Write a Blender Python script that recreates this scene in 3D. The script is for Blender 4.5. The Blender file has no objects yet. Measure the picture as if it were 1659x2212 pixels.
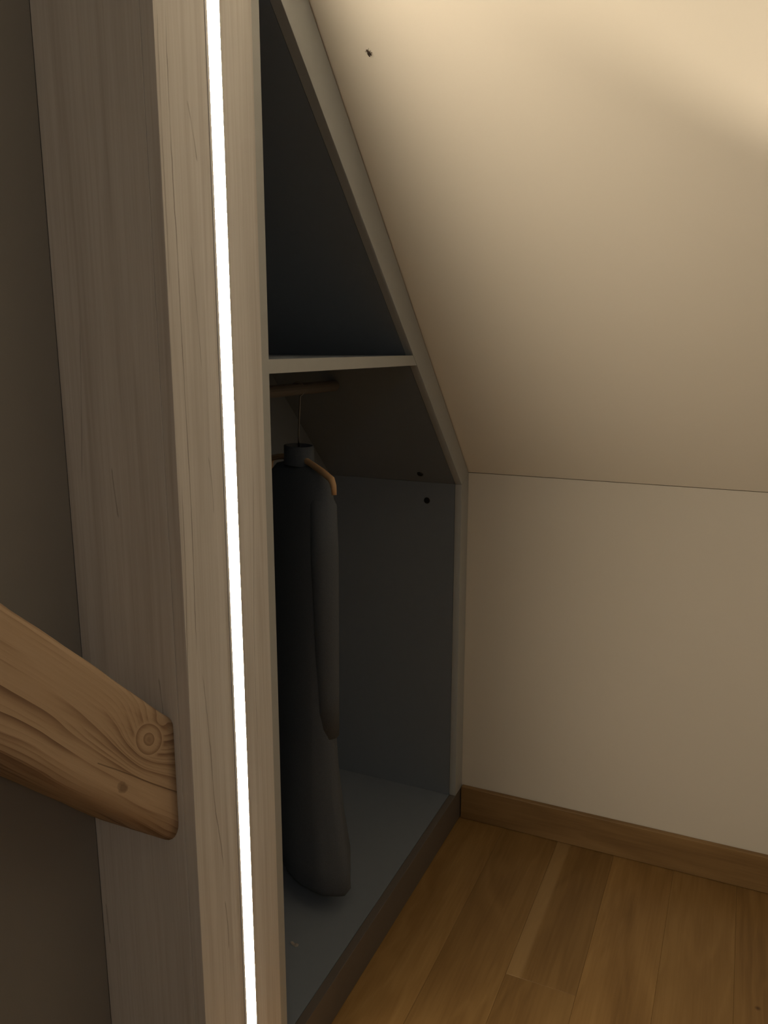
import bpy, bmesh, math, random
from mathutils import Vector, Matrix

random.seed(4)
S = bpy.context.scene
C = S.collection

# ------------------------------------------------------------------ camera
# world frame: X right of the wardrobe front, Y towards the knee wall, Z up; metres
IMG_W, IMG_H, F_PX = 1659.0, 2212.0, 1731.0
CAM_H, PITCH, YAW, ROLL = 1.3256, 0.2046, 0.4219, 0.0009
fw = Vector((-math.sin(YAW) * math.cos(PITCH), math.cos(YAW) * math.cos(PITCH), -math.sin(PITCH)))
rt = Vector((math.cos(YAW), math.sin(YAW), 0))
up = rt.cross(fw)
r2 = rt * math.cos(ROLL) + up * math.sin(ROLL)
u2 = up * math.cos(ROLL) - rt * math.sin(ROLL)
cd = bpy.data.cameras.new('camera')
cam = bpy.data.objects.new('camera', cd)
C.objects.link(cam)
cd.sensor_fit = 'HORIZONTAL'
cd.sensor_width = 36.0
cd.lens = 36.0 * F_PX / IMG_W
cd.clip_start = 0.02
M4 = Matrix((r2, u2, -fw)).transposed().to_4x4()
M4.translation = Vector((0, 0, CAM_H))
cam.matrix_world = M4
S.camera = cam

# ------------------------------------------------------------------ world, exposure
w = bpy.data.worlds.new('world')
S.world = w
w.use_nodes = True
w.node_tree.nodes['Background'].inputs[0].default_value = (1.0, 0.86, 0.68, 1)
w.node_tree.nodes['Background'].inputs[1].default_value = 0.02
S.view_settings.view_transform = 'Standard'
S.view_settings.look = 'None'
S.view_settings.exposure = 0.25
S.view_settings.gamma = 1.0
S.view_settings.use_curve_mapping = False

LED_STRENGTH = 58.0
LED_COLOR = (1.0, 0.84, 0.62)
UPLIGHT_W, UPLIGHT_COLOR = 23.0, (1.0, 0.84, 0.63)
FILL_STRENGTH, FILL_COLOR = 10.0, (1.0, 0.98, 0.96)

def on_plane(axis, val, px):
    """the point seen at a pixel of the photograph on a plane of known position"""
    d = fw + r2 * ((px[0] - IMG_W / 2) / F_PX) + u2 * ((IMG_H / 2 - px[1]) / F_PX)
    o = Vector((0, 0, CAM_H))
    return o + d * ((val - o[axis]) / d[axis])

# ------------------------------------------------------------------ measures
XP = -0.649          # front plane of post and wardrobe
YK = 1.996           # knee wall face
SL = 1.0159          # roof slope (rise per run)
XA = -0.835          # stairwell wall face
YB = 0.807           # side face of the post
YCD = 1.012          # post / wardrobe joint
YD = 1.033           # inner face of the wardrobe side panel
XBACK = -1.05        # wardrobe back
ZF = 0.090           # wardrobe bottom board
X1, Y0, ZC = 2.6, -2.2, 2.36
TB_S = 0.965                                     # the timber falls towards the post
T_DIR = Vector((0, 1, -TB_S)).normalized()
T_UP = Vector((0, TB_S, 1)).normalized()
XT0, XT1 = XA + 0.0008, -0.678
T_ORG = Vector(((XT0 + XT1) / 2, YB - 0.0006, 0.732))
def zs(y): return 1.0 + SL * (YK - y)

# ------------------------------------------------------------------ node helpers
def mat(name):
    m = bpy.data.materials.new(name); m.use_nodes = True
    return m, m.node_tree, m.node_tree.nodes['Principled BSDF']
def N(t, typ, **kw):
    n = t.nodes.new(typ)
    for k, v in kw.items(): setattr(n, k, v)
    return n
def mth(t, op, a, b=None, c=None):
    n = N(t, 'ShaderNodeMath', operation=op)
    for i, v in enumerate((a, b, c)):
        if v is None: continue
        if isinstance(v, (int, float)): n.inputs[i].default_value = v
        else: t.links.new(v, n.inputs[i])
    return n.outputs[0]
def mapping(t, scale, rnd=None, src='Object', rot=(0, 0, 0)):
    tc = N(t, 'ShaderNodeTexCoord')
    out = tc.outputs[src]
    if rnd:
        oi = N(t, 'ShaderNodeObjectInfo')
        cmb = N(t, 'ShaderNodeCombineXYZ')
        for i, k in enumerate(rnd):
            t.links.new(mth(t, 'MULTIPLY', oi.outputs['Random'], k), cmb.inputs[i])
        va = N(t, 'ShaderNodeVectorMath', operation='ADD')
        t.links.new(out, va.inputs[0]); t.links.new(cmb.outputs[0], va.inputs[1])
        out = va.outputs[0]
    mp = N(t, 'ShaderNodeMapping')
    mp.inputs['Scale'].default_value = scale
    mp.inputs['Rotation'].default_value = rot
    t.links.new(out, mp.inputs['Vector'])
    return mp.outputs[0]
def noise(t, vec, scale, detail=3, rough=0.5, dist=0.0):
    n = N(t, 'ShaderNodeTexNoise')
    n.inputs['Scale'].default_value = scale; n.inputs['Detail'].default_value = detail
    n.inputs['Roughness'].default_value = rough; n.inputs['Distortion'].default_value = dist
    t.links.new(vec, n.inputs['Vector'])
    return n.outputs['Fac']
def ramp(t, fac, stops, interp='LINEAR'):
    r = N(t, 'ShaderNodeValToRGB')
    r.color_ramp.interpolation = interp
    e = r.color_ramp.elements
    while len(e) < len(stops): e.new(0.5)
    for el, (p, c) in zip(e, stops):
        el.position = p
        el.color = (c[0], c[1], c[2], 1) if isinstance(c, (tuple, list)) else (c, c, c, 1)
    t.links.new(fac, r.inputs['Fac'])
    return r.outputs['Color']
def mix(t, mode, fac, a, b):
    n = N(t, 'ShaderNodeMix', data_type='RGBA', blend_type=mode)
    for i, v in ((0, fac), (6, a), (7, b)):
        if isinstance(v, (int, float)): n.inputs[i].default_value = v
        elif isinstance(v, tuple): n.inputs[i].default_value = (*v, 1)
        else: t.links.new(v, n.inputs[i])
    return n.outputs[2]
def bump(t, b, h, strength, dist=0.001):
    n = N(t, 'ShaderNodeBump')
    n.inputs['Strength'].default_value = strength; n.inputs['Distance'].default_value = dist
    t.links.new(h, n.inputs['Height']); t.links.new(n.outputs[0], b.inputs['Normal'])

# ------------------------------------------------------------------ materials
def m_paint(name, col, bumpy=0.25):
    m, t, b = mat(name)
    v = mapping(t, (1, 1, 1))
    n1 = noise(t, v, 2.2, 2)
    c = mix(t, 'MULTIPLY', 1.0, col, ramp(t, n1, [(0.3, (.97, .97, .96)), (0.7, (1, 1, 1))]))
    t.links.new(c, b.inputs['Base Color'])
    b.inputs['Roughness'].default_value = 0.85
    b.inputs['Specular IOR Level'].default_value = 0.25
    bump(t, b, noise(t, v, 320, 3, 0.6), bumpy, 0.0006)
    return m
M_WALL = m_paint('white_paint', (0.66, 0.62, 0.55))
M_CEIL = m_paint('ceiling_paint', (0.80, 0.75, 0.66))
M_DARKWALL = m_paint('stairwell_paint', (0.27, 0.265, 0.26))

def m_laminate(name, axis, plane, polylines):
    """polylines: hairline cracks (pixel paths) on the face at x_axis = plane; grain is vertical"""
    m, t, b = mat(name)
    v = mapping(t, (1, 1, 0.045))
    base = noise(t, v, 24, 4, 0.6, 0.4)
    col = ramp(t, base, [(0.25, (.68, .665, .65)), (0.5, (.77, .76, .75)), (0.78, (.82, .815, .805))])
    fine = noise(t, mapping(t, (1, 1, 0.02)), 240, 3, 0.7)
    col = mix(t, 'MULTIPLY', 0.5, col, ramp(t, fine, [(0.3, (.82, .80, .78)), (0.6, (1, 1, 1))]))
    streak = noise(t, mapping(t, (1, 1, 0.03)), 60, 2, 0.6)
    col = mix(t, 'MULTIPLY', 0.6, col, ramp(t, streak, [(0.30, (.78, .76, .74)), (0.48, (1, 1, 1))]))
    tc = N(t, 'ShaderNodeTexCoord')
    sp = N(t, 'ShaderNodeSeparateXYZ'); t.links.new(tc.outputs['Object'], sp.inputs[0])
    hz = sp.outputs[1 - axis]; z = sp.outputs[2]
    wob = mth(t, 'MULTIPLY', mth(t, 'SUBTRACT', noise(t, mapping(t, (0, 0, 1)), 40, 3), 0.5), 0.0022)
    tot = None
    for pts, wd_, st in polylines:
        P = sorted([(q.z, q[1 - axis]) for q in (on_plane(axis, plane, p) for p in pts)])
        z0, z1 = P[0][0], P[-1][0]
        h0 = min(q[1] for q in P) - .01; h1 = max(q[1] for q in P) + .01
        fc = N(t, 'ShaderNodeFloatCurve')
        cv = fc.mapping.curves[0]
        pp_ = [((q[0] - z0) / (z1 - z0), (q[1] - h0) / (h1 - h0)) for q in P]
        while len(cv.points) < len(pp_): cv.points.new(0.5, 0.5)
        for pt, q in zip(cv.points, pp_):
            pt.location = q; pt.handle_type = 'AUTO'
        fc.mapping.update()
        zn = mth(t, 'DIVIDE', mth(t, 'SUBTRACT', z, z0), z1 - z0)
        t.links.new(mth(t, 'MINIMUM', mth(t, 'MAXIMUM', zn, 0.0), 1.0), fc.inputs['Value'])
        hh = mth(t, 'ADD', mth(t, 'MULTIPLY', fc.outputs[0], h1 - h0), h0)
        dd = mth(t, 'ABSOLUTE', mth(t, 'SUBTRACT', mth(t, 'ADD', hz, wob), hh))
        k = mth(t, 'MAXIMUM', mth(t, 'SUBTRACT', 1.0, mth(t, 'DIVIDE', dd, wd_)), 0.0)
        win = mth(t, 'MINIMUM', mth(t, 'MAXIMUM', mth(t, 'MULTIPLY', mth(t, 'MULTIPLY', zn, mth(t, 'SUBTRACT', 1.0, zn)), 14.0), 0.0), 1.0)
        k = mth(t, 'MULTIPLY', mth(t, 'MULTIPLY', k, win), st)
        tot = k if tot is None else mth(t, 'MAXIMUM', tot, k)
    if tot is not None:
        brk = ramp(t, noise(t, mapping(t, (0, 0, 1)), 9, 3), [(0.36, 0.35), (0.55, 1.0)])
        tot = mth(t, 'MULTIPLY', tot, brk)
        col = mix(t, 'MIX', tot, col, (.09, .07, .06))
    t.links.new(col, b.inputs['Base Color'])
    b.inputs['Roughness'].default_value = 0.55
    b.inputs['Specular IOR Level'].default_value = 0.35
    bump(t, b, fine, 0.10, 0.0005)
    return m
M_LAM = m_laminate('pale_oak_laminate_front', 0, XP, [
    ([(356, 0), (365, 217), (374, 398), (383, 542), (391, 700), (400, 863), (412, 1080), (416, 1170), (421, 1315), (426, 1430)], .0013, .8),
    ([(338, 0), (349, 271), (360, 480), (367, 633)], .0012, .5),
    ([(392, 1047), (401, 1242), (404, 1390), (412, 1600)], .0012, .6),
    ([(404, 215), (416, 282), (426, 350)], .0016, .8),
    ([(412, 525), (419, 600), (428, 700), (436, 800)], .0011, .5),
    ([(450, 985), (458, 1050), (462, 1110)], .0012, .5),
    ([(437, 1452), (454, 1612), (463, 1727), (478, 1830), (484, 1880)], .0013, .8),
    ([(486, 1945), (493, 2013), (494, 2050)], .0013, .7),
    ([(547, 1000), (548, 1200), (550, 1420), (558, 1620)], .0011, .55)])
M_LAM_SIDE = m_laminate('pale_oak_laminate_side', 1, YB, [
    ([(241, 1010), (247, 1060), (256, 1120)], .0014, .7),
    ([(172, 700), (174, 772), (177, 1043)], .0013, .45),
    ([(343, 1465), (348, 1505), (353, 1548)], .0014, .7),
    ([(229, 1950), (233, 1990), (238, 2040)], .0014, .6)])

def m_oakfloor(name, along, lo, mid, hi, rnd=True, gscale=1.0, rough=0.38):
    """oak board; along = index of the grain axis"""
    m, t, b = mat(name)
    sc = [1, 1, 1]; sc[along] = 0.16
    r = (5.3, 9.1, 3.7) if rnd else None
    v = mapping(t, tuple(sc), r)
    warp = noise(t, v, 7 * gscale, 3, 0.5, 0.7)
    wv = mth(t, 'FRACT', mth(t, 'MULTIPLY', warp, 9.0))
    cath = ramp(t, wv, [(0.0, 0.5), (0.35, 0.25), (0.75, 0.9), (1.0, 0.5)], 'EASE')
    sc2 = [1, 1, 1]; sc2[along] = 0.035
    fine = noise(t, mapping(t, tuple(sc2), r), 150, 4, 0.65)
    broad = noise(t, v, 11, 2, 0.5)
    k = mth(t, 'ADD', mth(t, 'MULTIPLY', cath, 0.16), mth(t, 'ADD', mth(t, 'MULTIPLY', fine, 0.34), mth(t, 'MULTIPLY', broad, 0.66)))
    col = ramp(t, k, [(0.30, lo), (0.52, mid), (0.75, hi)])
    if rnd:
        oi = N(t, 'ShaderNodeObjectInfo')
        col = mix(t, 'MULTIPLY', 1.0, col, oi.outputs['Color'])
    if rnd:   # a small dark knot in one board
        ge = N(t, 'ShaderNodeNewGeometry')
        vd = N(t, 'ShaderNodeVectorMath', operation='DISTANCE')
        t.links.new(ge.outputs['Position'], vd.inputs[0]); vd.inputs[1].default_value = on_plane(2, 0.0, (1637, 2178))
        ps = N(t, 'ShaderNodeSeparateXYZ'); t.links.new(ge.outputs['Position'], ps.inputs[0])
        # a strip of pale sapwood along one board, up to its butt joint
        sx_ = mth(t, 'ABSOLUTE', mth(t, 'SUBTRACT', mth(t, 'ADD', ps.outputs[0], mth(t, 'MULTIPLY', broad, 0.03)), -0.338))
        sw = mth(t, 'MINIMUM', mth(t, 'MAXIMUM', mth(t, 'MULTIPLY', mth(t, 'SUBTRACT', 0.021, sx_), 160.0), 0.0), 1.0)
        sw = mth(t, 'MULTIPLY', sw, mth(t, 'GREATER_THAN', ps.outputs[1], 1.468))
        sw = mth(t, 'MULTIPLY', sw, mth(t, 'GREATER_THAN', ps.outputs[0], -0.37))
        col = mix(t, 'MIX', mth(t, 'MULTIPLY', sw, 0.5), col, (.38, .25, .115))
        kn = ramp(t, mth(t, 'MULTIPLY', vd.outputs['Value'], 60.0), [(0.10, 0.8), (0.42, 0.0)])
        col = mix(t, 'MIX', kn, col, (.05, .022, .008))
    t.links.new(col, b.inputs['Base Color'])
    b.inputs['Roughness'].default_value = rough
    b.inputs['Specular IOR Level'].default_value = 0.35
    bump(t, b, fine, 0.10, 0.0006)
    return m
M_PLANK = m_oakfloor('oak_plank', 1, (.150, .082, .026), (.225, .128, .044), (.30, .180, .066))
M_SKIRT = m_oakfloor('oak_skirting', 0, (.14, .077, .029), (.215, .128, .052), (.285, .175, .074), rnd=False, gscale=0.7, rough=0.45)

def m_plain(name, col, rough=0.5, metal=0.0, spec=0.4, nscale=60, var=0.06):
    m, t, b = mat(name)
    n1 = noise(t, mapping(t, (1, 1, 1)), nscale, 2)
    lo = tuple(c * (1 - var) for c in col)
    t.links.new(mix(t, 'MIX', n1, lo, col), b.inputs['Base Color'])
    b.inputs['Roughness'].default_value = rough
    b.inputs['Metallic'].default_value = metal
    b.inputs['Specular IOR Level'].default_value = spec
    return m
M_EDGE = m_plain('grey_edge_band', (.45, .475, .485), 0.5)
M_INNER = m_plain('anthracite_melamine', (.225, .262, .315), 0.42, spec=0.5)
M_PLINTH = m_plain('dark_plinth', (.15, .13, .115), 0.5)
M_BLACK = m_plain('black_plastic', (.012, .012, .012), 0.5)
M_ALU = m_plain('aluminium_profile', (.55, .55, .56), 0.5, metal=0.2)
M_CHROME = m_plain('dark_steel', (.22, .21, .20), 0.35, metal=1.0)
M_HANGER = m_plain('beech_hanger', (.62, .40, .22), 0.4)
M_PAPER = m_plain('pale_paper', (.72, .66, .60), 0.8)
M_INSECT = m_plain('brown_insect', (.05, .032, .02), 0.6)
M_SCREEN = m_plain('dark_subfloor', (.05, .035, .02), 0.9)  # dark brown base under the planks

def m_cloth():
    m, t, b = mat('black_cloth')
    v = mapping(t, (1, 1, 1))
    n1 = noise(t, v, 420, 2)
    t.links.new(mix(t, 'MIX', n1, (.085, .100, .124), (.130, .150, .182)), b.inputs['Base Color'])
    b.inputs['Roughness'].default_value = 0.9
    b.inputs['Specular IOR Level'].default_value = 0.2
    bump(t, b, n1, 0.3, 0.0005)
    return m
M_CLOTH = m_cloth()

def m_led():
    m, t, b = mat('led_diffuser')
    b.inputs['Base Color'].default_value = (.9, .88, .84, 1)
    b.inputs['Emission Color'].default_value = (*LED_COLOR, 1)
    b.inputs['Emission Strength'].default_value = LED_STRENGTH
    return m
M_LED = m_led()

def m_timber():
    """old pine: local x = along, y = width of the broad face, z = out of the broad face"""
    m, t, b = mat('old_pine_timber')
    tc = N(t, 'ShaderNodeTexCoord')
    sp = N(t, 'ShaderNodeSeparateXYZ'); t.links.new(tc.outputs['Object'], sp.inputs[0])
    x, y, z = sp.outputs
    nz = noise(t, mapping(t, (0.22, 1, 1)), 20, 3, 0.5)
    nzl = noise(t, mapping(t, (0.35, 1, 1)), 6, 2, 0.5)
    def local(px):
        q = on_plane(0, XT1, px) - T_ORG
        return q.dot(T_DIR), q.dot(T_UP)
    def knot(kx, ky, ax, ay):
        dx = mth(t, 'DIVIDE', mth(t, 'SUBTRACT', x, kx), ax)
        dy = mth(t, 'DIVIDE', mth(t, 'SUBTRACT', y, ky), ay)
        return mth(t, 'SQRT', mth(t, 'ADD', mth(t, 'MULTIPLY', dx, dx), mth(t, 'MULTIPLY', dy, dy)))
    k1, k2 = local((322, 1597)), local((268, 1702))
    d1 = knot(k1[0], k1[1], 0.026, 0.017)
    d2 = knot(k2[0], k2[1], 0.030, 0.015)
    # the grain swings below the knot
    e1 = knot(k1[0] + .004, k1[1] + .004, 0.062, 0.036)
    g1 = mth(t, 'DIVIDE', 1.0, mth(t, 'ADD', 1.0, mth(t, 'POWER', e1, 2.6)))
    sgn = mth(t, 'ADD', y, mth(t, 'MULTIPLY', g1, 0.036))
    radial = mth(t, 'ADD', sgn, mth(t, 'MULTIPLY', z, 0.35))
    rp = mth(t, 'ADD', radial, mth(t, 'ADD', mth(t, 'MULTIPLY', mth(t, 'SUBTRACT', nz, 0.5), 0.012), mth(t, 'MULTIPLY', mth(t, 'SUBTRACT', nzl, 0.5), 0.05)))
    def rings(freq, pw):
        fr = mth(t, 'FRACT', mth(t, 'MULTIPLY', rp, freq))
        return mth(t, 'POWER', fr, pw)             # slow rise, sharp late-wood edge
    wide = rings(52.0, 2.6)
    thin = rings(165.0, 1.6)
    amp = ramp(t, noise(t, mapping(t, (0.22, 1, 1)), 13, 2), [(0.36, 0.0), (0.55, 1.0)])
    amp2 = ramp(t, noise(t, mapping(t, (0.30, 1.6, 1)), 9, 2), [(0.38, 0.1), (0.58, 1.0)])
    body_ = mth(t, 'MAXIMUM', mth(t, 'MULTIPLY', wide, mth(t, 'MULTIPLY', amp, 0.85)), mth(t, 'MULTIPLY', thin, mth(t, 'MULTIPLY', amp2, 0.62)))
    wavek = mth(t, 'POWER', mth(t, 'FRACT', mth(t, 'ADD', mth(t, 'MULTIPLY', mth(t, 'ADD', d1, mth(t, 'MULTIPLY', nz, 0.25)), 1.55), 0.1)), 1.8)
    d1 = mth(t, 'ADD', d1, mth(t, 'MULTIPLY', mth(t, 'SUBTRACT', noise(t, mapping(t, (1, 1, 1)), 70, 2), 0.5), 0.25))
    near = mth(t, 'MINIMUM', mth(t, 'MAXIMUM', mth(t, 'MULTIPLY', mth(t, 'SUBTRACT', 1.45, d1), 3.0), 0.0), 1.0)
    wmix = mth(t, 'ADD', mth(t, 'MULTIPLY', body_, mth(t, 'SUBTRACT', 1.0, near)), mth(t, 'MULTIPLY', mth(t, 'MULTIPLY', wavek, 0.6), near))
    fine = noise(t, mapping(t, (0.05, 1, 1)), 190, 4, 0.6)
    k = mth(t, 'ADD', mth(t, 'MULTIPLY', wmix, 0.80), mth(t, 'MULTIPLY', fine, 0.30))
    col = ramp(t, k, [(0.08, (.60, .46, .32)), (0.28, (.53, .39, .26)), (0.52, (.36, .245, .16)), (0.85, (.20, .125, .08))])
    core = ramp(t, d1, [(0.0, 1.0), (0.16, 0.7), (0.30, 0.0)])
    col = mix(t, 'MIX', mth(t, 'MULTIPLY', core, 0.55), col, (.16, .085, .045))
    core2 = ramp(t, mth(t, 'ADD', d2, mth(t, 'MULTIPLY', noise(t, mapping(t, (1, 1, 1)), 55, 2), 1.1)), [(0.75, 1.0), (1.0, 0.3), (1.5, 0.0)])
    col = mix(t, 'MIX', mth(t, 'MULTIPLY', core2, 0.6), col, (.12, .07, .045))
    # a drying crack running to the foot
    c0, c1 = local((210, 1650)), local((383, 1708))
    sl_ = (c1[1] - c0[1]) / (c1[0] - c0[0])
    cy = mth(t, 'ADD', mth(t, 'ADD', mth(t, 'MULTIPLY', x, sl_), c0[1] - sl_ * c0[0]), mth(t, 'MULTIPLY', mth(t, 'SUBTRACT', nz, 0.5), 0.014))
    cd_ = mth(t, 'ABSOLUTE', mth(t, 'SUBTRACT', y, cy))
    cf = mth(t, 'SUBTRACT', 1.0, mth(t, 'MINIMUM', mth(t, 'DIVIDE', cd_, 0.0011), 1.0))
    cf = mth(t, 'MULTIPLY', cf, mth(t, 'GREATER_THAN', x, c0[0]))
    col = mix(t, 'MIX', mth(t, 'MULTIPLY', cf, 0.7), col, (.06, .035, .02))
    t.links.new(col, b.inputs['Base Color'])
    b.inputs['Roughness'].default_value = 0.6
    b.inputs['Specular IOR Level'].default_value = 0.3
    bump(t, b, mth(t, 'SUBTRACT', fine, mth(t, 'ADD', mth(t, 'MULTIPLY', wmix, 0.5), cf)), 0.25, 0.0012)
    return m
M_TIMBER = m_timber()

# ------------------------------------------------------------------ mesh helpers
def link(name, bm, m, parent=None, smooth=False):
    me = bpy.data.meshes.new(name)
    bmesh.ops.recalc_face_normals(bm, faces=bm.faces)
    bm.to_mesh(me); bm.free()
    me.materials.append(m)
    if smooth:
        for p in me.polygons: p.use_smooth = True
    o = bpy.data.objects.new(name, me)
    C.objects.link(o)
    if parent: o.parent = parent
    return o
def box_bm(a, b, bev=0.0, seg=2):
    bm = bmesh.new()
    bmesh.ops.create_cube(bm, size=1.0)
    for v in bm.verts:
        v.co = Vector([(a[i] + b[i]) / 2 + v.co[i] * (b[i] - a[i]) for i in range(3)])
    if bev: bmesh.ops.bevel(bm, geom=bm.edges[:], offset=bev, segments=seg, profile=0.5, affect='EDGES')
    return bm
def box(name, a, b, m, parent=None, bev=0.0, seg=2):
    return link(name, box_bm(a, b, bev, seg), m, parent)
def prism_bm(pts, x0, x1, bev=0.0):
    """polygon in the Y-Z plane extruded along X"""
    bm = bmesh.new()
    lo = [bm.verts.new((x0, y, z)) for y, z in pts]
    hi = [bm.verts.new((x1, y, z)) for y, z in pts]
    bm.faces.new(lo); bm.faces.new(hi[::-1])
    n = len(pts)
    for i in range(n):
        bm.faces.new((lo[i], hi[i], hi[(i + 1) % n], lo[(i + 1) % n]))
    if bev: bmesh.ops.bevel(bm, geom=bm.edges[:], offset=bev, segments=2, profile=0.5, affect='EDGES')
    return bm
def prism(name, pts, x0, x1, m, parent=None, bev=0.0):
    return link(name, prism_bm(pts, x0, x1, bev), m, parent)
def tube_bm(path, radii, n=10, sx=1.0, bm=None, cap=True):
    bm = bm or bmesh.new()
    path = [Vector(p) for p in path]
    rings = []
    ref = None
    for i, p in enumerate(path):
        d = (path[min(i + 1, len(path) - 1)] - path[max(i - 1, 0)]).normalized()
        if ref is None:
            ref = d.orthogonal().normalized() if abs(d.z) > 0.95 else d.cross(Vector((0, 0, 1))).normalized()
        a = (ref - d * ref.dot(d)).normalized(); c = d.cross(a); ref = a
        r = radii[i] if isinstance(radii, (list, tuple)) else radii
        rings.append([bm.verts.new(p + a * r * sx * math.cos(2 * math.pi * k / n) + c * r * math.sin(2 * math.pi * k / n)) for k in range(n)])
    for i in range(len(rings) - 1):
        for k in range(n):
            bm.faces.new((rings[i][k], rings[i][(k + 1) % n], rings[i + 1][(k + 1) % n], rings[i + 1][k]))
    if cap:
        bm.faces.new(rings[0][::-1]); bm.faces.new(rings[-1])
    return bm
def empty(name, loc=(0, 0, 0)):
    o = bpy.data.objects.new(name, None)
    o.empty_display_size = 0.05
    C.objects.link(o); o.location = loc
    return o
def tag(o, label, cat, group=None):
    o['label'] = label; o['category'] = cat
    if group: o['group'] = group
    return o
def struct(o, label, cat):
    o['kind'] = 'structure'
    return tag(o, label, cat)
def under(parent, o):
    """parent without moving"""
    o.parent = parent
    o.matrix_parent_inverse = Matrix.Translation(-parent.location)
    return o

# ------------------------------------------------------------------ setting
fl = box('floor', (-1.35, Y0, -0.12), (X1, YK + 0.05, -0.014), M_SCREEN)
struct(fl, 'warm oak plank floor running up to the knee wall', 'floor')
PW = 0.150
x = -0.22 - 8 * PW
row = 0
while x < X1:
    a, b = max(x, -1.3), min(x + PW, X1)
    if b - a > 0.01:
        # butt joints, staggered per row
        off = [0.31, 1.468, 0.72, -0.6, 1.05, 0.5][row % 6]
        cuts = [YK + 0.02]
        y = off + 2 * 1.9
        while y > Y0:
            if y < YK - 0.02: cuts.append(y)
            y -= 1.9
        cuts.append(Y0)
        for hi, lo in zip(cuts[:-1], cuts[1:]):
            bm = box_bm((a + .0001, lo + .0001, -0.0135), (b - .0001, hi - .0001, 0.0), 0.0005, 1)
            cx_, cy_ = (a + b) / 2, (lo + hi) / 2
            for v in bm.verts: v.co -= Vector((cx_, cy_, 0))
            o = link('plank', bm, M_PLANK)
            o.parent = fl
            o.location = (cx_, cy_, 0)
            tn = {6: .93, 7: .88, 8: 1.10, 9: .98, 10: 1.0}.get(row, random.uniform(.86, 1.08)) * (1.04 if hi < 1.5 else 1)
            o.color = (tn, tn, tn, 1)
    x += PW
    row += 1

wk = box('wall_knee', (-1.35, YK, -0.12), (X1, YK + 0.12, 0.9985), M_WALL)
struct(wk, 'white painted low knee wall under the sloping ceiling', 'wall')
T = 0.14
yt = YK - (ZC - 1.0) / SL
ce = prism('ceiling', [(YK + 0.12, zs(YK)), (YK, zs(YK)), (yt, ZC), (Y0, ZC), (Y0, ZC + T), (yt + 0.04, ZC + T), (YK + 0.12, zs(YK) + T)], -1.35, X1, M_CEIL)
struct(ce, 'white plastered sloping attic ceiling above the knee wall', 'ceiling')
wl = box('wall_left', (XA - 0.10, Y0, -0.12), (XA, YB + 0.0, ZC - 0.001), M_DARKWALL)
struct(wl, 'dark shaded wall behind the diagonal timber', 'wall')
wr = box('wall_right', (X1, Y0, -0.12), (X1 + 0.1, YK, ZC), M_WALL)
struct(wr, 'white painted wall on the far side of the room', 'wall')
wb = box('wall_back', (-1.35, Y0 - 0.1, -0.12), (X1, Y0, ZC), M_WALL)
struct(wb, 'white painted wall at the back of the room', 'wall')

bb = link('baseboard_knee', box_bm((XP + 0.0005, YK - 0.015, 0.0006), (X1, YK, 0.0984), 0.0022, 2), M_SKIRT)
struct(bb, 'oak skirting board along the foot of the knee wall', 'baseboard')

# ------------------------------------------------------------------ post with light channel
post = empty('post', (XP, YB, 0))
tag(post, 'square post clad in pale oak laminate with a lit channel in its front', 'post')
G0, G1 = 0.9045, 0.9375      # light channel
e = 0.001
def pp(name, y0, y1, x0, x1, m=None):
    return under(post, prism(name, [(y0, 0.001), (y1, 0.001), (y1, zs(y1) - 0.003), (y0, zs(y0) - 0.003)], x0, x1, m or M_LAM, bev=0.0008))
o = pp('front_panel', YB, G0, XP - 0.019, XP)
o.data.materials.append(M_LAM_SIDE)
for p_ in o.data.polygons:
    if p_.normal.y < -0.7: p_.material_index = 1
pp('front_panel', G1, YCD - e, XP - 0.019, XP)
pp('side_panel', YB, YB + 0.019, XA + 0.0005, XP - 0.0195, M_LAM_SIDE)
pp('core', YB + 0.0195, YCD - e, XA + 0.0005, XP - 0.0195)

# ------------------------------------------------------------------ LED strip
led = empty('led_strip_light', (XP, (G0 + G1) / 2, 0.01))
tag(led, 'glowing white vertical strip light set into the oak post', 'light')
ztop = zs(G1) - 0.006
prof = bmesh.new()
sec = [(G0 + .0003, XP - .017), (G1 - .0003, XP - .017), (G1 - .0003, XP + .0006), (G1 - .0022, XP + .0006), (G1 - .0022, XP - .014),
       (G0 + .0052, XP - .014), (G0 + .0052, XP + .0006), (G0 + .0003, XP + .0006)]
lo = [prof.verts.new((px, py, 0.004)) for py, px in sec]
hi = [prof.verts.new((px, py, ztop)) for py, px in sec]
prof.faces.new(lo); prof.faces.new(hi[::-1])
for i in range(len(sec)):
    j = (i + 1) % len(sec)
    prof.faces.new((lo[i], hi[i], hi[j], lo[j]))
under(led, link('profile', prof, M_ALU))
dif = bmesh.new()
y0, y1 = G0 + .0054, G1 - .0024
n = 8
arc = [(y0 + (y1 - y0) * (0.5 - 0.5 * math.cos(math.pi * k / n)), XP + 0.0002 + 0.0014 * math.sin(math.pi * k / n)) for k in range(n + 1)]
sec = arc + [(y1, XP - .006), (y0, XP - .006)]
lo = [dif.verts.new((px, py, 0.006)) for py, px in sec]
hi = [dif.verts.new((px, py, ztop - .002)) for py, px in sec]
dif.faces.new(lo); dif.faces.new(hi[::-1])
for i in range(len(sec)):
    j = (i + 1) % len(sec)
    dif.faces.new((lo[i], hi[i], hi[j], lo[j]))
under(led, link('diffuser', dif, M_LED))

# ------------------------------------------------------------------ wardrobe niche
wd = empty('wardrobe', (XP, YCD, 0))
tag(wd, 'dark built-in wardrobe niche with a slanted opening under the roof', 'wardrobe')
# inner edge of the fascia: foot of the slope and its direction
IY, IZ, IS = 1.9400, 0.975, 0.980
def zi(y): return IZ + IS * (IY - y)
XB = XP - 0.002
def wp(o): return under(wd, o)
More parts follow.
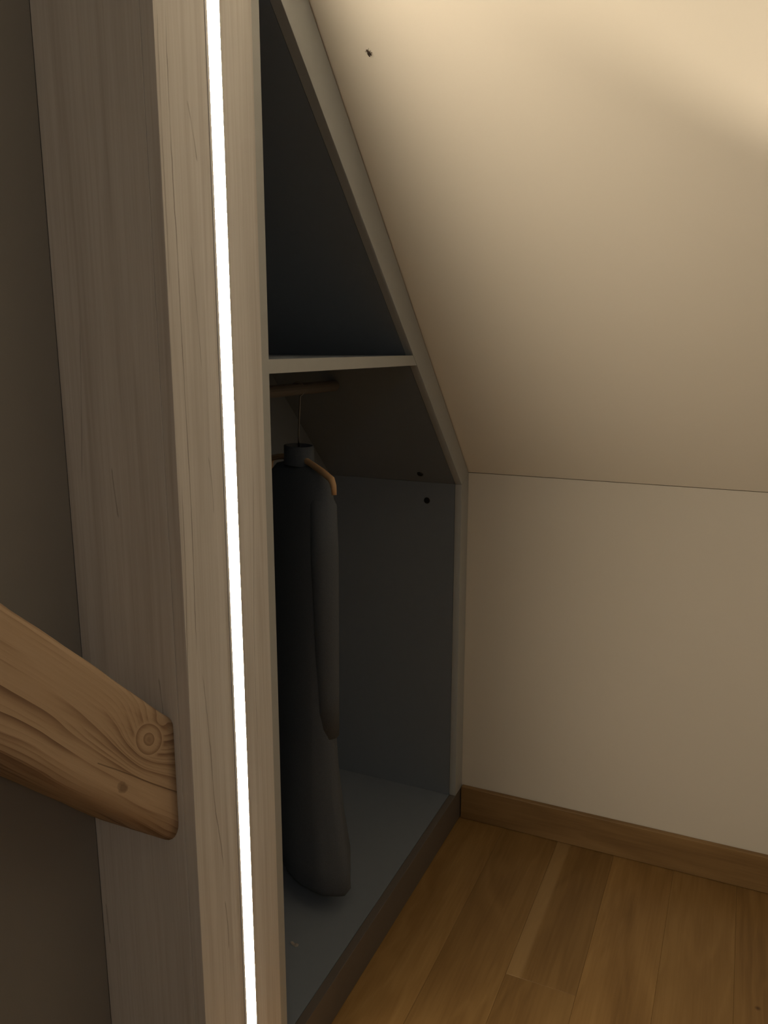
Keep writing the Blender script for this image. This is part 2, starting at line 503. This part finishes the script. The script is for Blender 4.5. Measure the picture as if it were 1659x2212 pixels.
# left side panel, its light front edge flush with the post
wp(prism('side_panel', [(YCD, 0.001), (YD, 0.001), (YD, zs(YD) - 0.004), (YCD, zs(YCD) - 0.004)], XBACK, XB - 0.0012, M_INNER))
o = prism('edge_band', [(YCD + .0004, 0.001), (YD, 0.001), (YD, zs(YD) - 0.004), (YCD + .0004, zs(YCD) - 0.004)], XB - 0.0011, XB, M_EDGE, bev=0.0004)
wp(o)
# fascia strips round the opening
g = 0.0006
ya = YD + g
wp(prism('slope_fascia', [(ya, zi(ya)), (IY, IZ), (YK - g, zs(YK) - 0.003), (ya, zs(ya) - 0.004)], XB - 0.018, XB, M_EDGE, bev=0.0008))
wp(prism('upright_fascia', [(IY, ZF + .0006), (YK - g, ZF + .0006), (YK - g, zs(YK) - 0.0036), (IY, IZ - .0006)], XB - 0.018, XB, M_EDGE, bev=0.0008))
wp(prism('plinth', [(ya, 0.001), (YK - g, 0.001), (YK - g, ZF), (ya, ZF)], XB - 0.018, XB, M_PLINTH, bev=0.0008))
# inner boards
xf, xb = XB - 0.0185, XBACK + 0.0165
wp(prism('bottom_board', [(ya, ZF - 0.018), (IY - g, ZF - 0.018), (IY - g, ZF), (ya, ZF)], xb, xf, M_INNER))
wp(prism('end_board', [(IY, 0.02), (IY + 0.018, 0.02), (IY + 0.018, IZ), (IY, IZ)], xb, xf, M_INNER))
q = 0.018 * 0.714
wp(prism('sloping_board', [(ya, zi(ya)), (IY, IZ + .0006), (IY + q, IZ + q), (ya, zi(ya) + 2 * q)], xb, xf, M_INNER))
wp(prism('back_board', [(ya, 0.02), (IY + 0.018, 0.02), (IY + 0.018, IZ), (ya, zi(ya) + 0.02)], XBACK, xb - 0.0005, M_INNER))
ZS0, ZS1 = 1.2846, 1.3056
sh = wp(prism('shelf', [(ya, ZS0), (IY - (ZS0 - IZ) / IS - .001, ZS0), (IY - (ZS1 - IZ) / IS - .001, ZS1), (ya, ZS1)], xb, XB - 0.0022, M_INNER))
eb = prism('edge_band', [(ya, ZS0), (IY - (ZS0 - IZ) / IS - .001, ZS0), (IY - (ZS1 - IZ) / IS - .001, ZS1), (ya, ZS1)], XB - 0.0021, XB - .001, M_EDGE)
eb.parent = wd; eb.matrix_parent_inverse = Matrix.Translation(-wd.location)
# screw cover caps on the end board and the sloping board
def disc(name, c, nrm, r, m, h=0.0022):
    bm = bmesh.new()
    bmesh.ops.create_cone(bm, cap_ends=True, segments=20, radius1=r, radius2=r * 0.82, depth=h)
    q_ = Vector((0, 0, 1)).rotation_difference(Vector(nrm))
    for v in bm.verts: v.co = q_ @ v.co + Vector(c) + Vector(nrm).normalized() * h / 2
    return link(name, bm, m)
wp(disc('cover_cap', (-0.7467, IY, 0.926), (0, -1, 0), 0.0085, M_BLACK))
ns = Vector((0, -IS, -1)).normalized()
cyy = 1.915
wp(disc('cover_cap', (-0.757, cyy, zi(cyy)), ns, 0.0085, M_BLACK))
# clothes rail across the lower compartment
RX, RZ = -0.872, 1.235
yr = IY - (RZ - IZ) / IS - 0.012
bm = tube_bm([(RX, ya + 0.001, RZ), (RX, yr, RZ)], 0.0125, 16)
wp(link('clothes_rail', bm, M_PLINTH, smooth=False))

# ------------------------------------------------------------------ coat on a hanger
HD = Vector((0.78, -0.62, 0)).normalized()      # hanger direction, front end towards the opening
HN = Vector((0.62, 0.78, 0)).normalized()
HC = Vector((-0.872, 1.494, 1.089))
hg = empty('coat_hanger', HC)
tag(hg, 'tan wooden hanger showing at the shoulder of the dark coat', 'hanger')
L = 0.186
arm = [(-L, -.052), (-L * .985, -.034), (-L * .93, -.0225), (-L * .7, -.014), (-L * .4, -.006), (-L * .12, 0.0), (0, 0.001),
       (L * .12, 0.0), (L * .4, -.006), (L * .7, -.014), (L * .93, -.0225), (L * .985, -.034), (L, -.052)]
pth = [HC + HD * a + Vector((0, 0, z)) for a, z in arm]
rad = [.005, .006, .007, .0072, .0066, .0075, .008, .0075, .0066, .0072, .007, .006, .005]
under(hg, link('arm', tube_bm(pth, rad, 10), M_HANGER, smooth=True))
hk = [HC + Vector((0, 0, 0.006))]
hz = RZ + 0.0125 + 0.0022 - HC.z
for k in range(11):
    th = math.radians(-70 + 25 * k)
    hk.append(HC + HN * (0.0152 * math.cos(th)) + Vector((0, 0, hz - 0.0152 + 0.0152 * math.sin(th))))
hk.insert(1, HC + Vector((0, 0, 0.05)))
under(hg, link('hook', tube_bm(hk, 0.0018, 8), M_CHROME, smooth=True))

coat = empty('coat', (HC.x, HC.y, 0.135))
tag(coat, 'dark coat with a flared hem hanging in the wardrobe niche', 'coat')
def loft(levels, nseg=40, fold=0.0, seed=1):
    bm = bmesh.new(); rings = []
    rnd = random.Random(seed)
    ph = [rnd.random() * 6.28 for _ in range(3)]
    for (z, a, b, cx_, cn, fo) in levels:
        ring = []
        for k in range(nseg):
            th = 2 * math.pi * k / nseg
            r = 1 + fo * (math.sin(5 * th + ph[0]) + 0.6 * math.sin(9 * th + ph[1] + z * 3))
            ct, st = math.cos(th), math.sin(th)
            ct = math.copysign(abs(ct) ** 0.85, ct); st = math.copysign(abs(st) ** 0.85, st)
            p = Vector((HC.x, HC.y, z)) + HD * (cx_ + a * r * ct) + HN * (cn + b * r * st)
            ring.append(bm.verts.new(p))
        rings.append(ring)
    for i in range(len(rings) - 1):
        for k in range(nseg):
            bm.faces.new((rings[i][k], rings[i][(k + 1) % nseg], rings[i + 1][(k + 1) % nseg], rings[i + 1][k]))
    bm.faces.new(rings[0]); bm.faces.new(rings[-1][::-1])
    return bm
body = [(0.135, .190, .066, -.012, 0, .035), (0.15, .200, .074, -.012, 0, .035), (0.20, .198, .074, -.012, 0, .035), (0.28, .180, .066, -.015, 0, .030),
        (0.40, .152, .056, -.012, 0, .022), (0.55, .136, .048, -.01, 0, .014), (0.72, .134, .046, 0, 0, .010), (0.90, .142, .046, 0, 0, .006),
        (1.00, .152, .044, 0, 0, .003), (1.045, .146, .036, 0, 0, 0), (1.064, .120, .024, 0, 0, 0), (1.074, .070, .016, 0, 0, 0), (1.078, .045, .010, 0, 0, 0)]
under(coat, link('body', loft(body), M_CLOTH, smooth=True))
for s in (-1, 1):
    a0 = 0.118 * s
    sp_ = [HC + HD * (a0 - .02 * s) + Vector((0, 0, -.048)), HC + HD * (a0 + .012 * s) + Vector((0, 0, -.085)),
           HC + HD * (a0 + .016 * s) + Vector((0, 0, -.18)), HC + HD * (a0 + .010 * s) + HN * .004 + Vector((0, 0, -.34)),
           HC + HD * (a0 - .002 * s) + HN * .010 + Vector((0, 0, -.50)), HC + HD * (a0 - .006 * s) + HN * .012 + Vector((0, 0, -.60))]
    under(coat, link('sleeve', tube_bm(sp_, [.020, .028, .029, .027, .025, .024], 18), M_CLOTH, smooth=True))
col = bmesh.new()
cr = []
for (dz, a, b) in ((-.014, .050, .030), (.006, .046, .030), (.026, .044, .030), (.027, .038, .025), (-.010, .040, .023)):
    cr.append([col.verts.new(HC + HD * a * math.cos(2 * math.pi * k / 24) + HN * b * math.sin(2 * math.pi * k / 24) + Vector((0, 0, dz))) for k in range(24)])
for i in range(4):
    for k in range(24):
        col.faces.new((cr[i][k], cr[i][(k + 1) % 24], cr[i + 1][(k + 1) % 24], cr[i + 1][k]))
under(coat, link('collar', col, M_CLOTH, smooth=True))

# ------------------------------------------------------------------ scrap on the niche floor
bm = bmesh.new()
cx_, cy_ = -0.772, 1.262
pts = []
for i in range(5):
    for j in range(3):
        pts.append(bm.verts.new((cx_ + (i - 2) * 0.0050 + random.uniform(-.001, .001), cy_ - (i - 2) * 0.001 + (j - 1) * 0.0035 + random.uniform(-.001, .001),
                                 ZF + 0.0012 + random.uniform(0, .004))))
for i in range(4):
    for j in range(2):
        bm.faces.new((pts[i * 3 + j], pts[(i + 1) * 3 + j], pts[(i + 1) * 3 + j + 1], pts[i * 3 + j + 1]))
r_ = bmesh.ops.solidify(bm, geom=bm.faces[:], thickness=0.0006)
zmin = min(v.co.z for v in bm.verts)
for v in bm.verts: v.co.z += ZF + 0.0002 - zmin
sc = link('paper_scrap', bm, M_PAPER)
tag(sc, 'tiny pale crumpled scrap lying on the niche floor', 'scrap')

# ------------------------------------------------------------------ diagonal timber
# local x = along the timber (foot at 0, rising towards -x), y = up across the broad face, z = out towards the room
dirv, upv, outv = T_DIR, T_UP, Vector((1, 0, 0))
hw = (0.826 - 0.634) / 2 * dirv.y
dep = XT1 - XT0
LEN = 1.7
bm = bmesh.new()
rr = 0.026
def corner(cy, cz, sy, sz, r, nn=6):
    a0 = math.atan2(sz, sy)
    return [(cy - sy * r + r * math.cos(a0 + (k / nn - .5) * math.pi / 2), cz - sz * r + r * math.sin(a0 + (k / nn - .5) * math.pi / 2)) for k in range(nn + 1)]
ring = []
for sy, sz, r in ((1, 1, .010), (-1, 1, rr), (-1, -1, .012), (1, -1, .008)):
    c = corner(sy * hw, sz * dep / 2, sy, sz, r)
    ring.append(c)
loop = []
for c in ring: loop += c
NL = 70
rings = []
for i in range(NL + 1):
    sx_ = -LEN * (1 - i / NL)
    rg = []
    for k, (py, pz) in enumerate(loop):
        wob = 0.0012 * math.sin(sx_ * 23 + k * 0.15) + 0.0008 * math.sin(sx_ * 61 + k * .3)
        yy, zz = py * (1 + wob * 6), pz * (1 + wob * 2)
        # cut the foot vertically, flush with the post's side
        off = yy * (upv.y / dirv.y) if i == NL else yy * (upv.y / dirv.y) * (i / NL)
        rg.append(bm.verts.new((sx_ - off, yy, min(zz, dep / 2 + .0004) if zz > 0 else max(zz, -dep / 2))))
    rings.append(rg)
nk = len(loop)
for i in range(NL):
    for k in range(nk):
        bm.faces.new((rings[i][k], rings[i][(k + 1) % nk], rings[i + 1][(k + 1) % nk], rings[i + 1][k]))
bm.faces.new(rings[0]); bm.faces.new(rings[-1][::-1])
tb = link('diagonal_timber', bm, M_TIMBER, smooth=True)
tag(tb, 'thick knotty pine timber sloping down against the side of the post', 'timber')
mw = Matrix((dirv, upv, outv)).transposed().to_4x4()
mw.translation = T_ORG
tb.matrix_world = mw

# ------------------------------------------------------------------ insect on the sloping ceiling
ins = empty('insect', (-0.581, 1.2353, zs(1.2353)))
tag(ins, 'tiny dark speck of an insect on the white sloping ceiling', 'insect')
nrm = Vector((0, -SL, -1)).normalized()
tx = Vector((0.45, 0, 0)) + Vector((0, 1, -SL)).normalized() * 0.9
tx.normalize(); ty = nrm.cross(tx)
p0 = Vector((-0.581, 1.2353, zs(1.2353)))
b_ = [(-.0052, .0004), (-.004, .0013), (-.0024, .0011), (-.0018, .0014), (.0004, .0017), (.003, .0015), (.0052, .0004)]
under(ins, link('body', tube_bm([p0 + nrm * .0022 + tx * a for a, r in b_], [r for a, r in b_], 10), M_INSECT, smooth=True))
for s in (-1, 1):
    bm = bmesh.new()
    base = p0 + nrm * .0034
    pts = [base + tx * -.0016 + ty * s * .0004, base + tx * .001 + ty * s * .0026, base + tx * .0052 + ty * s * .0028, base + tx * .0064 + ty * s * .0012, base + tx * .003 + ty * s * .0003]
    bm.faces.new([bm.verts.new(p) for p in pts])
    bmesh.ops.solidify(bm, geom=bm.faces[:], thickness=0.0001)
    under(ins, link('wing', bm, M_INSECT))
    for a in (-.002, 0.0, .0018):
        l_ = [p0 + nrm * .002 + tx * a + ty * s * .001, p0 + nrm * .0028 + tx * a * 1.6 + ty * s * .0028, p0 + nrm * .0002 + tx * a * 2.1 + ty * s * .0042]
        under(ins, link('leg', tube_bm(l_, 0.0002, 5), M_INSECT))

# ------------------------------------------------------------------ uplight and added fill lamp (outside the frame)
LX, LY, LZ = 0.70, 0.90, 0.90
lamp = empty('uplight_floor_lamp', (LX, LY, 0))
tag(lamp, 'black floor lamp whose open bowl throws a pool of light on the sloping ceiling', 'lamp')
def lathe(name, prof, c, m, n=36, smooth=True):
    bm = bmesh.new(); rg = []
    for r, z in prof:
        rg.append([bm.verts.new((c[0] + r * math.cos(2 * math.pi * k / n), c[1] + r * math.sin(2 * math.pi * k / n), c[2] + z)) for k in range(n)])
    for i in range(len(rg) - 1):
        for k in range(n):
            bm.faces.new((rg[i][k], rg[i][(k + 1) % n], rg[i + 1][(k + 1) % n], rg[i + 1][k]))
    bm.faces.new(rg[0][::-1]); bm.faces.new(rg[-1])
    return link(name, bm, m, smooth=smooth)
under(lamp, lathe('base', [(.0, .0006), (.13, .0006), (.135, .006), (.13, .014), (.03, .02), (.0, .02)], (LX, LY, 0), M_BLACK))
under(lamp, link('pole', tube_bm([(LX, LY, .018), (LX, LY, LZ - .085)], .011, 14), M_BLACK, smooth=True))
ro = math.tan(math.radians(49.3)) * 0.113
under(lamp, lathe('bowl', [(.0, -.085), (.035, -.082), (.09, -.03), (.122, .05), (ro + .004, .113), (ro, .113), (.115, .05), (.084, -.026), (.03, -.074), (.0, -.076)], (LX, LY, LZ), M_BLACK))
ld = bpy.data.lights.new('bulb_light', 'POINT')
ld.energy = UPLIGHT_W; ld.color = UPLIGHT_COLOR; ld.shadow_soft_size = 0.008
lo_ = bpy.data.objects.new('bulb_light', ld); C.objects.link(lo_); lo_.location = (LX, LY, LZ)
under(lamp, lo_)
DX, DY = 0.75, -1.0  # unseen fill lamp, added to raise the general light behind the camera
dl = empty('added_fill_lamp', (DX, DY, ZC))
tag(dl, 'added unseen fill lamp on the ceiling that lifts the dim room', 'lamp')
under(dl, lathe('base', [(.0, -.001), (.17, -.001), (.17, -.022), (.0, -.022)], (DX, DY, ZC), M_EDGE, smooth=False))
md, t_, b_p = mat('fill_lamp_opal')
b_p.inputs['Base Color'].default_value = (.9, .9, .88, 1)
b_p.inputs['Emission Color'].default_value = (*FILL_COLOR, 1)
b_p.inputs['Emission Strength'].default_value = FILL_STRENGTH
under(dl, lathe('shade', [(.0, -.0225), (.16, -.0225), (.155, -.05), (.12, -.075), (.06, -.088), (.0, -.09)], (DX, DY, ZC), md))
